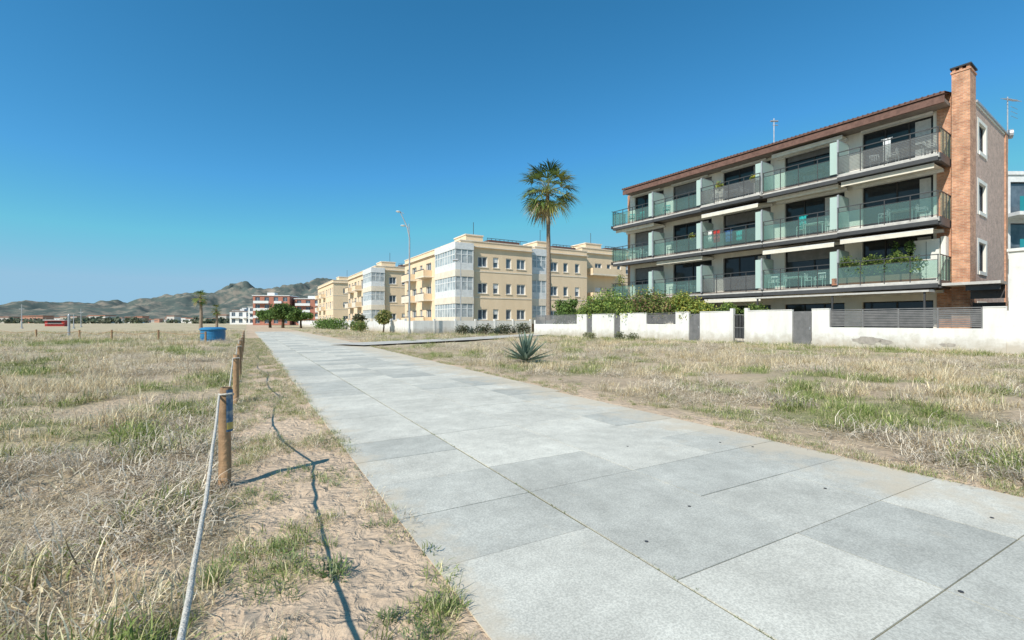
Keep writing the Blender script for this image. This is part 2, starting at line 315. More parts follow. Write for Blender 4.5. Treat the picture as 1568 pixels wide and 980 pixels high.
dsp=np.abs(x+3.5-(y-36.5)*.48)
okside=~((s>27)&(s<31.)&(a>5)&(a<16))&~((y>36)&(dsp<2.2)&(a>8))
keep=(left|isl)&okside
br=bare(x,y); keep&=~((br>.60)&(rng.random(len(x))<.88)); keep&=~((br>.55)&(rng.random(len(x))<.4))
x,y,r,a,s=x[keep],y[keep],r[keep],a[keep],s[keep]
g=greenmap(x,y)+rng.normal(0,.03,len(x)); u=rng.random(len(x))
isg=g>.587; ds=fbm(x*.5,y*.5,33)+.05*((a<0)&(r<6))
id_=np.where(isg,np.where(u<.45,4,5),np.where(ds+rng.normal(0,.06,len(x))>.49,np.where(u<.5,2,3),np.where(u<.45,0,1)))
id_=np.where((a<0)&(r<7)&(id_==0)&(u<.35),3,id_)
clump=.55+.85*np.clip((fbm(x*1.7,y*1.7,77)-.3)/.4,0,1)
sc=rng.uniform(.7,1.25,len(x))*(1+np.clip((r-4)/45,0,.9))*clump
addpts(x,y,id_,sc)
# plants colonising the sandy strip between rope and paving
k=9000; s_=rng.uniform(0.8,45,k); a_=rng.uniform(-.5,.97,k); x,y=as2w(a_,s_); f=fbm(x*1.3,y*1.3,41); dn=np.clip((s_-2.5)/9,0,1)*.2
keep=(f>.585-dn); keep|=(a_>.82)&(rng.random(k)<.35)
x,y=x[keep],y[keep]; kk=len(x); addpts(x,y,rng.choice([1,3,4,5,3,6,5,1],kk),rng.uniform(.3,.75,kk))
def patch(cx,cy,R,nn,ch,s0_,s1_):
    an=rng.uniform(0,6.283,nn); rr=R*np.sqrt(rng.random(nn)); addpts(cx+rr*np.cos(an),cy+rr*np.sin(an),rng.choice(ch,nn),rng.uniform(s0_,s1_,nn))
patch(-.42,2.18,.19,26,[4,5,6],.4,.8); patch(-1.42,2.75,.36,46,[4,5,6],.4,.8); patch(-1.25,2.5,.2,14,[6,5],.4,.7); patch(-.98,2.6,.07,5,[6],.7,1); patch(-2.1,3.75,.28,28,[5,6,3],.4,.7)
patch(-1.9,4.3,.25,14,[5,6],.4,.7); patch(-1.55,4.15,.2,10,[6,5],.4,.7); patch(-.9,3.25,.12,5,[6],.4,.7); patch(-1.9,3.0,.25,20,[3,3,1],.4,.7); patch(-1.0,2.0,.25,10,[3,1,6],.3,.55); patch(-1.7,2.2,.25,20,[3,4,5],.4,.75); patch(-2.6,5.2,.3,20,[5,3,1],.4,.7)
k=2600; s_=rng.uniform(0,30,k); a_=edge_r(s_)+rng.exponential(.3,k); x,y=as2w(a_,s_); kp=(fbm(x*1.5,y*1.5,51)>.43)&(wallside(x,y)>.2); x,y=x[kp],y[kp]; kk=len(x)
addpts(x,y,rng.choice([1,3,4,5,5,1],kk),rng.uniform(.25,.65,kk))
s_=rng.uniform(.8,22,520); kp=fbm(s_*1.3,s_*0,61)>.47; s_=s_[kp]; x,y=as2w(2.012+rng.normal(0,.012,len(s_)),s_); k=len(x)
pts.append(np.stack([x,y,np.full(k,.003)],-1)); rr=np.zeros((k,3)); rr[:,2]=rng.uniform(0,6,k); rot.append(rr); scl.append(rng.uniform(.06,.14,k)); ids.append(np.full(k,6))
P_=np.concatenate(pts); R_=np.concatenate(rot); S_=np.concatenate(scl); I_=np.concatenate(ids)
print('tufts',len(P_))
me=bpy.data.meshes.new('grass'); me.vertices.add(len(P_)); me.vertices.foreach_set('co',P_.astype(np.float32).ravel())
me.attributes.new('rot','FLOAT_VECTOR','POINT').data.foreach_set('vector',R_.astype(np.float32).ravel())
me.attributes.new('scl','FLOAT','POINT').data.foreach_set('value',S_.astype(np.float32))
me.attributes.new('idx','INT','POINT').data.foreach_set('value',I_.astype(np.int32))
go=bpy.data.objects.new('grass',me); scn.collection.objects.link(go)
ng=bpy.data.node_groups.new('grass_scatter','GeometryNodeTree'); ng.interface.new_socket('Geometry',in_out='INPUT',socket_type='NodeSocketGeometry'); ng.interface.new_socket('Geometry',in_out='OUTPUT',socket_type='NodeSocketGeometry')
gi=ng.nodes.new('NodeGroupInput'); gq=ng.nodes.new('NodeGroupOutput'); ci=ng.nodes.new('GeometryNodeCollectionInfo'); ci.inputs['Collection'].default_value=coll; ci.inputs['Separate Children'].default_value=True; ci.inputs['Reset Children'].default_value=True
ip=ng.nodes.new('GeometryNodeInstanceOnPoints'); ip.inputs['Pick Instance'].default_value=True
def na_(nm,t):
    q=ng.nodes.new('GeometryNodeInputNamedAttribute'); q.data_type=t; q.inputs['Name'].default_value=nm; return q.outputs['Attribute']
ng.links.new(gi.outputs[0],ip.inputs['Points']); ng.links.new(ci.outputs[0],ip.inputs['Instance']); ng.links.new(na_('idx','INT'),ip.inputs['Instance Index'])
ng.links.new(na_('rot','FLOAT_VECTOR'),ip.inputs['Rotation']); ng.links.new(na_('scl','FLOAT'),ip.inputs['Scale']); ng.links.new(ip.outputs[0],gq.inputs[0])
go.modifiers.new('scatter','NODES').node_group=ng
# ------------------------------------------------------------ rope fence
def wz(x,y): return float(gh(np.array([x]),np.array([y]))[0])
posts=[]
fence=empty('rope_fence'); mb=MB(); rp=MB(); bd=MB()
svals=[-.5,4.72,9.38,14.04,18.7,23.4,28.1,32.8,37.5]
for i,s in enumerate(svals):
    x,y=as2w(-.17 if i else -.06,s); z=wz(x,y); tz=.81+random.uniform(-.02,.03); lx,ly=random.uniform(-.02,.02),random.uniform(-.02,.02)
    mb.tube([(x,y,z-.2),(x+lx*.3+.004,y,.2),(x+lx*.5,y,.4),(x+lx*.8-.003,y,.6),(x+lx,y+ly,tz-.012),(x+lx,y+ly,tz)],[.05,.049,.047,.0465,.045,.036],0,14); posts.append((x+lx,y+ly,tz))
    if i==1:
        pl=lambda r,z0,z1,a0,a1,m: [bd.face([(x+lx+r*math.cos(a0+(a1-a0)*q/6),y+ly+r*math.sin(a0+(a1-a0)*q/6),z0),(x+lx+r*math.cos(a0+(a1-a0)*(q+1)/6),y+ly+r*math.sin(a0+(a1-a0)*(q+1)/6),z0),(x+lx+r*math.cos(a0+(a1-a0)*(q+1)/6),y+ly+r*math.sin(a0+(a1-a0)*(q+1)/6),z1),(x+lx+r*math.cos(a0+(a1-a0)*q/6),y+ly+r*math.sin(a0+(a1-a0)*q/6),z1)],m) for q in range(6)]
        pl(.0515,tz-.38,tz-.02,-1.0,.5,0); pl(.053,tz-.36,tz-.3,-.95,.4,1)
for i in range(len(posts)-1):
    p=Vector(posts[i]);q=Vector(posts[i+1]); p.z-=.07;q.z-=.07; sag=.20 if i==0 else .16+.1*(i%2)
    L=[p.lerp(q,t/24)+Vector((0,0,-sag*4*(t/24)*(1-t/24))) for t in range(25)]
    off=Vector((-cT,-sT,0))*.05; rp.tube([v+off+Vector((random.gauss(0,.002),0,random.gauss(0,.002))) for v in L],.0095,0,8)
    rp.tube([(posts[i][0]+.055*math.cos(t*.785),posts[i][1]+.055*math.sin(t*.785),p.z+.002*t) for t in range(9)],.009,0,6)
mb.build('posts',[M_wood],fence,smooth=True); rp.build('rope',[M_rope],fence,smooth=True); bd.build('marker_sticker',[pm('blue_sticker',(.06,.13,.22),(.3,.32,.32),14,.6,lo=.36,hi=.5),M_yel],fence,smooth=True)
mb=MB(); pr=None
for i in range(9):
    x=-20-4.2*i; y=31+random.uniform(-1,1)+i*1.1; z=wz(x,y); mb.tube([(x,y,z-.1),(x,y,z+.75)],.06,0,8)
    if pr: mb.tube([(*pr,),((pr[0]+x)/2,(pr[1]+y)/2,z+.45),(x,y,z+.65)],.018,0,5)
    pr=(x,y,z+.65)
mb.build('rope_fence.001',[M_wood])
# ------------------------------------------------------------ main building
bld=empty('apartment_building',(*B0,0),AB)
def P_b(u,w,z): return (-u,1.8-w,z)
tops=[.15,3.62,6.93,10.25]; BW=4.55
M_curt=pm('curtain',(.6,.6,.57),None,6,.9)
mb=MB(); ops=[]
for f,zt in enumerate(tops):
    for i in range(5):
        u0=.62+BW*i if i==0 else .35+BW*i; ops.append((u0,3.95+BW*i-(0.4 if i==4 else 0),zt+(.02 if f else .0),zt+2.72-(.25 if f==0 else 0),1+(1 if (i+f)%2 else 0)))
facade(mb,P_b,.46,22.3,0,13.3,ops,.22,0,1,2,.07)
for f,i,fr in [(3,3,.35),(2,2,.3),(1,1,.3),(2,4,.5),(1,4,.4),(3,1,.2)]:
    zt=tops[f]; u0=.42+BW*i; mb.box(-(u0+3.4),-u0-.02,1.94,1.98,zt+2.7-2.6*fr,zt+2.65,5)
for f,i,w in [(3,0,.7),(2,1,.8),(3,2,.9),(1,2,.6),(2,3,.9),(1,0,.6),(3,3,.5),(2,0,.5)]:
    zt=tops[f]; u0=.75+BW*i
    for q in range(6): mb.box(-(u0+w*(q+1)/6),-u0-w*q/6,1.955+.012*(q%2),1.985,zt+.1,zt+2.6,6)
mb.box(-22.3,.65,2.25,10.5,0,13.1,3); mb.box(-22.6,-22.3,1.8,10.5,0,13.3,4)
mb.build('front_walls',[M_plaster,M_glass,M_dark,M_soff,M_brick,M_louv,M_curt],bld)
mb=MB(); mb.box(-.46,.2,1.74,2.2,0,13.9,0); mb.box(.2,.93,1.5,2.7,0,14.75,0)
mb.box(.16,.97,1.46,2.74,14.75,14.85,0); mb.box(.22,.35,1.52,2.68,14.85,15.0,0); mb.box(.5,.62,1.52,2.68,14.85,15.0,0); mb.box(.78,.91,1.52,2.68,14.85,15.0,0); mb.box(.14,.99,1.44,2.76,15.0,15.08,1)
def P_s(v,w,z): return (.9+w,v,z)
ops=[(3.5,5.1,zt+.6,zt+2.2,0) for zt in tops]
ms=MB(); facade(ms,P_s,2.7,10.0,0,13.2,ops,.18,0,1,2,.08,mr=3)
for o in ops: 
    ms.box(.9,.915,o[0]-.3,o[0],o[2]-.2,o[3]+.2,3); ms.box(.9,.915,o[1],o[1]+.3,o[2]-.2,o[3]+.2,3); ms.box(.9,.915,o[0],o[1],o[3],o[3]+.2,3); ms.box(.9,.95,o[0],o[1],o[2]-.2,o[2],3)
ms.box(.3,.97,10.0,10.6,0,13.3,4); ms.box(.6,1.0,2.7,10.65,13.3,13.42,5); ms.box(.62,.93,2.7,10.0,13.2,13.3,3)
ms.build('side_wall',[M_brick2,M_glassb,M_dark,M_plaster,M_brick,M_metal],bld)
mb.build('brick_chimney',[M_brick,M_dark],bld)
mb=MB(); mb.box(-22.0,.1,.62,1.8,13.12,13.3,1); mb.box(-22.05,.12,.5,.62,13.05,13.45,0)
mb.face([(-22.1,.42,13.48),(.15,.42,13.48),(.15,3.2,14.15),(-22.1,3.2,14.15)],0)
mb.face([(-22.1,.42,13.48),(.15,.42,13.48),(.15,.42,13.60),(-22.1,.42,13.60)],0)
mb.face([(-22.1,.42,13.60),(.15,.42,13.60),(.15,3.2,14.2),(-22.1,3.2,14.2)],0)
mb.box(-22.1,.15,3.2,3.3,13.3,14.24,0)
for i in range(90): mb.tube([(-22+i*.247,.38,13.585),(-22+i*.247,3.0,14.17)],.04,0,6)
mb.box(-22.3,.6,3.3,10.5,13.1,13.25,1)
mb.build('roof',[M_roof,M_soff],bld)
sl=MB(); rl=MB(); gl=MB(); aw=MB(); dv=MB()
for f in (1,2,3):
    zt=tops[f]
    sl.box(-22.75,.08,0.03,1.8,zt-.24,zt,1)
    for i in range(5):
        ua=BW*i-(.1 if i==0 else 0); ub=BW*(i+1); pr=-.28 if i==0 or (i==2 and f==3) else 0
        if pr: sl.box(-ub+.02,-ua,pr,.028,zt-.26,zt-.02,0)
        t0=pr
        sl.box(-ub+.02,-ua-.02,t0-.05,t0-.002,zt-.26,zt-.10,0); sl.box(-ub+.03,-ua-.03,t0-.08,t0-.052,zt-.42,zt-.2,2); sl.box(-ub+.03,-ua-.03,t0-.05,.2,zt-.42,zt-.262,2)
        npst=5; rt=zt+1.28
        for k in range(npst):
            uu=ua+.05+(ub-ua-.1)*k/(npst-1); rl.box(-uu-.018,-uu+.018,t0-.03,t0+.02,zt-.28,rt,0)
        rl.box(-ub+.02,-ua-.02,t0-.04,t0+.03,rt,rt+.045,0); rl.box(-ub+.04,-ua-.04,t0-.02,t0+.01,zt+.04,zt+.07,0); rl.box(-ub+.04,-ua-.04,t0-.02,t0+.01,rt-.25,rt-.225,0)
        mt=1 if (i in(0,2) and f==3) or (i==2 and f==1) else 0
        gl.box(-ub+.05,-ua-.05,t0-.012,t0-.004,zt+.09,rt-.26,mt)
        if mt:
            for q in range(11): rl.box(-ub+.05,-ua-.05,t0-.016,t0-.013,zt+.12+q*.08,zt+.138+q*.08,0)
        if i<4:
            dv.box(-ub-.03,-ub+.03,-.12,1.35,zt+.08,zt+2.1,0); rl.box(-ub-.045,-ub+.045,-.18,-.12,zt,zt+2.12,1); rl.box(-ub-.04,-ub+.04,1.35,1.4,zt,zt+2.12,1); rl.box(-ub-.035,-ub+.035,-.12,1.35,zt+2.1,zt+2.14,1)
            dv.box(-ub-.45,-ub-.05,-.1,-.08,zt+.1,zt+2.05,0)
    for uu in (-.12,22.75):
        rl.box(-uu-.02,-uu+.02,-.2,1.75,zt+1.28,zt+1.325,0); gl.box(-uu-.004,-uu+.004,-.15,1.7,zt+.05,zt+1.25,0)
        for tt in (.3,.9,1.5): rl.box(-uu-.02,-uu+.02,tt-.02,tt+.02,zt-.2,zt+1.28,0)
        sl.box(-uu-.04,-uu+.04,-.25,1.8,zt-.3,zt-.03,2)
    sl.box(.0,.16,-.2,1.5,zt-.45,zt-.3,2)
for f,i,dr,tf in [(3,2,.42,-.35),(2,1,.40,-.3),(2,0,.30,-.25),(3,0,.16,-.1),(3,1,.1,.3),(4,1,.1,.9),(1,0,.2,-.1),(1,2,.2,0),(3,4,.1,.2),(2,3,.14,.2)]:
    zb=(tops[f]-.38) if f<4 else 13.0; ua=BW*i+.15; ub=BW*(i+1)-.15; z1=zb-.06; z2=zb-.1-dr
    aw.face([(-ub,1.75,z1),(-ua,1.75,z1),(-ua,tf,z2+.12),(-ub,tf,z2+.12)],0); aw.face([(-ub,tf,z2+.12),(-ua,tf,z2+.12),(-ua,tf-.01,z2-.1),(-ub,tf-.01,z2-.1)],0)
    aw.box(-ub,-ua,tf,tf+.06,z2+.125,z2+.17,1); aw.box(-ub,-ua,1.6,1.78,zb-.24,zb-.07,1)
for i in range(5): aw.box(-(3.95+BW*i),-(.6+BW*i),1.55,1.75,12.98,13.1,1)
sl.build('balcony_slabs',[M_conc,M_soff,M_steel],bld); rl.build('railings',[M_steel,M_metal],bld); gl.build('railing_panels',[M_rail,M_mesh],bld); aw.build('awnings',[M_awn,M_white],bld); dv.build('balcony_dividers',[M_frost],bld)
mb=MB(); mb.box(-.05,2.3,-.1,1.45,3.28,3.42,0); mb.box(-9,-.1,-1.2,-.1,2.95,3.05,0); mb.box(-18,-13.5,-1.2,-.1,2.95,3.05,2)
for u in (.3,4.5,8.9,13.6,17.9): mb.box(-u-.04,-u+.04,-1.1,-1.02,0,2.95,2)
mb.box(1.0,2.25,.2,.26,3.0,3.28,2); mb.box(1.0,2.25,1.2,1.26,2.6,3.28,2); mb.box(1.0,2.2,1.6,1.75,0,2.4,3)  # last box is black, standing in for the shade beneath the canopy
mb.build('terrace_canopy',[M_conc,M_white,M_steel,M_dark],bld)
mb=MB(); mb.box(-1.3,-.2,1.0,1.75,tops[1],tops[1]+2.3,0); mb.box(-.74,-.72,.985,.998,tops[1]+.1,tops[1]+2.2,1); mb.box(-.15,.05,1.1,1.75,tops[1],tops[1]+2.4,0); mb.build('balcony_cabinet',[M_plaster,M_steel],bld)
def toW(u,t,z):
    c,s=math.cos(AB),math.sin(AB); x=-u; return (B0[0]+x*c-t*s,B0[1]+x*s+t*c,z)
def chair(u,t,z,rz,mat,name='patio_chair'):
    mb=MB(); mb.box(-.23,.23,-.22,.22,.42,.46); 
    for k in range(5): mb.box(-.21+k*.1,-.17+k*.1,.2,.23,.46,.88)
    mb.box(-.23,.23,.19,.235,.84,.9)
    for sx in(-.21,.18):
        for sy in (-.2,.19): mb.box(sx,sx+.03,sy,sy+.03,0,.42)
        mb.box(sx,sx+.03,-.2,.2,.64,.67); mb.box(sx,sx+.03,-.2,-.17,.42,.64)
    mb.build(name,[mat],None,toW(u,t,z),AB+rz)
def table(u,t,z,mat,w=.55):
    mb=MB(); mb.box(-w,w,-.35,.35,.7,.74)
    for sx in(-w+.04,w-.08):
        for sy in (-.3,.26): mb.box(sx,sx+.04,sy,sy+.04,0,.7)
    mb.box(-w+.05,w-.05,-.3,.3,.64,.7); mb.build('patio_table',[mat],None,toW(u,t,z),AB)
for (u,t,z,mt) in [(1.2,.4,tops[3],M_white),(6.2,.45,tops[3],M_dark),(1.6,.4,tops[2],M_metal),(6.0,.45,tops[2],M_white),(7.2,.45,tops[1],M_white),(11.5,.5,tops[3],M_metal),(16,.5,tops[2],M_dark),(20.5,.5,tops[2],M_white),(15.8,.5,tops[1],M_metal),(10.6,.5,tops[1],M_dark)]:
    table(u,t,z,mt); chair(u+.85,t,z,-1.57,mt); chair(u-.85,t,z,1.57,mt)
chair(20,.5,tops[3],0,M_teal); chair(21,.5,tops[3],.5,M_teal); chair(8.6,.4,tops[1],0,M_white); chair(5.7,.35,tops[1],0,M_white); chair(2.9,.4,tops[3],.4,M_metal); chair(12.9,.4,tops[3],.2,M_white); chair(17.2,.4,tops[3],.2,M_teal)
def cloth(u,t,z,w,h,mat,name='drying_towel'):
    mb=MB(); n=10
    for k in range(n):
        a=-w/2+w*k/n; c=a+w/n; y0=.03*math.sin(k*1.3); y1=.03*math.sin((k+1)*1.3); mb.face([(a,y0,0),(c,y1,0),(c,y1*1.5,-h),(a,y0*1.5,-h)])
    mb.tube([(-w/2-.1,0,0),(w/2+.1,0,0)],.012,0,6); mb.build(name,[mat],None,toW(u,t,z),AB)
M_cb=pm('cloth_blue',(.05,.15,.4),None,5,.9)
cloth(12.7,.35,tops[2]+1.35,.5,.9,M_red); cloth(11.8,.45,tops[2]+1.2,.5,.8,M_cb); cloth(11.1,.6,tops[2]+1.1,.4,.7,M_teal); cloth(6.7,.3,tops[2]+1.3,.4,.8,M_teal); cloth(13.2,.3,tops[2]+1.4,.3,.8,M_white); cloth(2.4,.7,tops[3]+1.7,.35,1.4,M_white)
# ------------------------------------------------------------ foliage masses
def bush(name,blobs,dens,leaf,pal,trunk=None,mat=M_fol,elong=1.6):
    mb=MB()
    for (cx,cy,cz,rx,ry,rz_) in blobs:
        nn=int(dens)
        for _ in range(nn):
            d=Vector(np.random.normal(size=3)); d.normalize(); rr=random.random()**.45
            lum=1+.25*math.sin(d.x*5+cx*3)*math.cos(d.z*6+cy)
            rr*=1+.18*math.sin(d.x*7+cy*5)*math.sin(d.y*6+cx)+.12*random.gauss(0,1)
            p=Vector((cx+d.x*rx*rr,cy+d.y*ry*rr,cz+d.z*rz_*rr)); 
            if p.z<0: continue
            q=Vector(np.random.normal(size=3)).normalized(); w=q.cross(Vector(np.random.normal(size=3))).normalized(); L=leaf*random.uniform(.6,1.4)
            c=random.choice(pal); k=(.55+.55*min(1,rr))*lum*random.uniform(.75,1.25); mb.col=tuple(x*k for x in c)  # leaves darken towards each blob's core, inner shade put into their colour
            mb.face([p-q*L*elong*.5,p+w*L*.4,p+q*L*elong*.5,p-w*L*.4])
    if trunk:
        for (t0,t1,r0,r1) in trunk:
            mb.col=(.12,.085,.055); a=Vector(t0);b=Vector(t1); mb.tube([a,(a+b)/2+Vector((random.uniform(-.1,.1),0,0)),b],[r0,(r0+r1)/2,r1],0,8)
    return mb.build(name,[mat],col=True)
np.random.seed(3)
G1=[(.12,.2,.055),(.18,.28,.07),(.09,.14,.04)]; G2=[(.3,.39,.09),(.4,.45,.12),(.17,.26,.06)]; G3=[(.38,.38,.12),(.14,.2,.05),(.44,.4,.16)]
def uwW(u,t,z): return (W0[0]+dU[0]*u-nU[0]*t,W0[1]+dU[1]*u-nU[1]*t,z)
def wblob(u,t,z,r,rz_): x,y,z=uwW(u,t,z); return (x,y,z,r,r,rz_)
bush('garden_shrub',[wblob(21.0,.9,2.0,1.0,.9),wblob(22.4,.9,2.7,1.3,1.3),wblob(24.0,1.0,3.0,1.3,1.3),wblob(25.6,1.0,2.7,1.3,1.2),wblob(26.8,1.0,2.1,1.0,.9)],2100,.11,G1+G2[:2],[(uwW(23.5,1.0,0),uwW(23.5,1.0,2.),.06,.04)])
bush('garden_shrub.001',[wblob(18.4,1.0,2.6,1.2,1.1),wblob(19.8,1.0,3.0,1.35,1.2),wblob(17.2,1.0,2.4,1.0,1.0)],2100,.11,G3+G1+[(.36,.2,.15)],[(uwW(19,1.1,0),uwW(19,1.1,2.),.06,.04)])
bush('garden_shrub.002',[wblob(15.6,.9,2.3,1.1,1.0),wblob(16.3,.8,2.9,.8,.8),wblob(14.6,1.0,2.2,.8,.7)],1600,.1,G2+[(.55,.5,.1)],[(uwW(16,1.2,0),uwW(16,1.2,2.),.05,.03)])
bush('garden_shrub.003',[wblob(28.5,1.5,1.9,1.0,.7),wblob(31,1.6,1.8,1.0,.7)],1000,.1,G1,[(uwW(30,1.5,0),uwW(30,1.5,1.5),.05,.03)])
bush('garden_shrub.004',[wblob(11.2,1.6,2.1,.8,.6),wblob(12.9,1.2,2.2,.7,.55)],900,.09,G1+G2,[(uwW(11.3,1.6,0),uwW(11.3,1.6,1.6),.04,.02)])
def bblob(u,t,z,r,rz_): x,y,z=toW(u,t,z); return (x,y,z,r,r,rz_)
bush('balcony_plants',[bblob(.9+.42*i,.0+.1*(i%3),tops[1]+.85+.2*((i*7)%3),.4,.5) for i in range(9)],380,.08,G2+G1)
bush('balcony_plants.001',[bblob(2.0,.7,tops[1]+1.7,.25,.7),bblob(1.3,.5,tops[1]+1.9,.25,.35)],300,.08,G1)
bush('balcony_plants.002',[bblob(12.5,.4,tops[3]+1.3,.3,.35),bblob(22.4,.6,tops[1]+1.6,.4,.9),bblob(22.2,.5,tops[0]+2.5,.5,.6),bblob(9.9,.3,tops[3]+1.2,.25,.3),bblob(14.8,.3,tops[2]+1.2,.25,.3)],350,.08,G2+[(.55,.4,.05)])
mb=MB()
for i in range(5): mb.box(-(.75+.85*i+.75),-(.75+.85*i),-.1,.3,tops[1]+.01,tops[1]+.42,0)
mb.build('planter_box',[pm('terracotta',(.42,.2,.12),None,5,.8)],None,(*B0,0),AB)
# ------------------------------------------------------------ garden wall
gw=empty('garden_wall',(*W0,0),AB); mb=MB(); lv=MB()
segs=[(-.75,0,'w',2.05),(0,6.19,'l',1.1),(6.19,7.1,'w',2.12),(7.1,8.17,'g',2.05),(8.17,10.86,'w',2.1),(10.86,12.06,'i',2.1),(12.06,14.3,'w',2.08),(14.3,15.2,'g',2.0),(15.2,16.3,'w',2.1),(16.3,19,'l',1.25),(19,21.7,'w',2.08),(21.7,22.4,'g',2.0),(22.4,25,'w',2.05),(25,25.7,'g',2.0),(25.7,27,'w',2.05),(27,33.3,'l',1.2)]
for (a,b_,k,z) in segs:
    if k=='w': mb.box(-b_,-a,0,.2,-.3,z,0); mb.box(-b_+.002,-a-.002,-.025,.225,z+.001,z+.05,0)
    elif k=='l':
        mb.box(-b_,-a,.01,.19,-.3,z,0)
        zt=2.05; cnt=int((zt-z-.08)/.085)
        for q in range(cnt): lv.box(-b_+.03,-a-.03,.085,.10,z+.07+q*.085,z+.07+q*.085+.062,0)
        npo=max(2,int((b_-a)/1.5)+1)
        for q in range(npo): uu=a+.04+(b_-a-.08)*q/(npo-1); lv.box(-uu-.03,-uu+.03,.06,.12,z,zt,0)
        lv.box(-b_+.03,-a-.03,.06,.12,zt,zt+.04,0)
    elif k=='g':
        mb.box(-b_,-a,0,.2,-.3,.08,0); 
        for q in range(int((b_-a)/.11)): lv.box(-b_+.03+q*.11,-b_+.03+q*.11+.095,.07,.10,.1,z-.04,0)
        lv.box(-b_+.02,-a-.02,.10,.13,z-.12,z-.02,0); lv.box(-b_+.02,-a-.02,.10,.13,.1,.2,0); lv.box(-a-.14,-a-.1,.03,.07,.95,1.1,1)
    else:
        mb.box(-b_,-b_+.22,-.02,.24,-.3,2.3,0); mb.box(-a-.22,-a,-.02,.24,-.3,2.3,0)
        for q in range(8): lv.box(-b_+.26+q*.1,-b_+.28+q*.1,.09,.11,.1,1.9,0)
        lv.box(-b_+.22,-a-.22,.085,.115,1.85,1.9,0); lv.box(-b_+.22,-a-.22,.085,.115,.1,.15,0); lv.box(-b_+.22,-a-.22,.085,.115,1.0,1.05,0)
mb.box(-33.5,-33.3,0,7,-.3,1.6,0)
def peel(u,z,w,h,sd):
    r_=random.Random(sd); n=22
    mb.face([(-u+w*rr*math.cos(2*math.pi*k/n),-.004,z+h*rr*math.sin(2*math.pi*k/n)) for k in range(n) for rr in [r_.uniform(.75,1.15)]],1)
peel(4.4,.42,.7,.2,1); peel(3.6,.36,.35,.12,4); peel(1.2,.3,.3,.08,5)
mb.build('wall_panels',[M_wall,M_peel],gw); lv.build('louvers_and_gates',[M_louv,M_metal],gw)
# ------------------------------------------------------------ white houses at the right
wh=empty('white_house',(*W0,0),AB); mb=MB(); mb.box(.75,14,.5,8,-.3,4.55,0); mb.box(.7,14.1,.42,8.1,4.55,4.68,0); mb.box(.75,14,.05,.5,-.3,1.9,0); mb.build('walls',[M_wall],wh)
mw=empty('modern_apartments',(35.5,34.,0),0); mb=MB()
def P_m(u,w,z): return (u,-w,z)
ops=[(.8+4*i,4.2+4*i,.3+3.0*f,2.6+3.0*f,1) for i in range(4) for f in range(4)]
facade(mb,P_m,0,17,0,12.1,ops,.2,0,1,2); mb.face([(0,0,0),(0,12,0),(0,12,12.1),(0,0,12.1)],0); mb.box(-.1,17,-.1,12,12.1,12.35,0)
for f in range(1,4): mb.box(-.05,17,-1.4,0,3.0*f-.1,3.0*f+.15,0); mb.box(0,17,-1.38,-1.36,3.0*f+.16,3.0*f+1.2,3)
mb.build('walls',[M_white,M_glassb,M_dark,glassmix('teal_glass',(.03,.3,.34),.8,.1)],mw)
# ------------------------------------------------------------ antennas
mb=MB(); mb.tube([toW(10,3.4,13.2),toW(10,3.4,16.5)],.035,0,6); p=toW(10,3.4,16.3); mb.tube([(p[0]-.25,p[1],p[2]),(p[0]+.3,p[1],p[2])],.06,0,6); mb.tube([(p[0]-.1,p[1],p[2]-.3),(p[0]+.3,p[1],p[2]-.3)],.03,0,6); mb.build('roof_mast',[M_metal])
mb=MB(); b=toW(-.93,10.75,0); mb.tube([(b[0],b[1],12.2),(b[0],b[1],15.8)],.035,0,6)
mb.tube([(b[0]-.35,b[1]-.2,15.6),(b[0]+.85,b[1]+.2,15.7)],.02,0,5)
for k in range(9):
    c=Vector((b[0]-.35+.14*k,b[1]-.2+.045*k,15.6)); mb.tube([c+Vector((.05,-.25,-.12)),c+Vector((-.05,.25,.12))],.012,0,4)
for k in range(3): c=Vector((b[0]+.5,b[1],15.1-.3*k)); mb.tube([c+Vector((-.5,-.2,0)),c+Vector((.35,.2,0))],.015,0,4)
mb.tube([(b[0]+.05,b[1],13.4),(b[0]+.2,b[1]-.1,13.4)],.3,0,12); mb.build('tv_antenna',[M_metal])
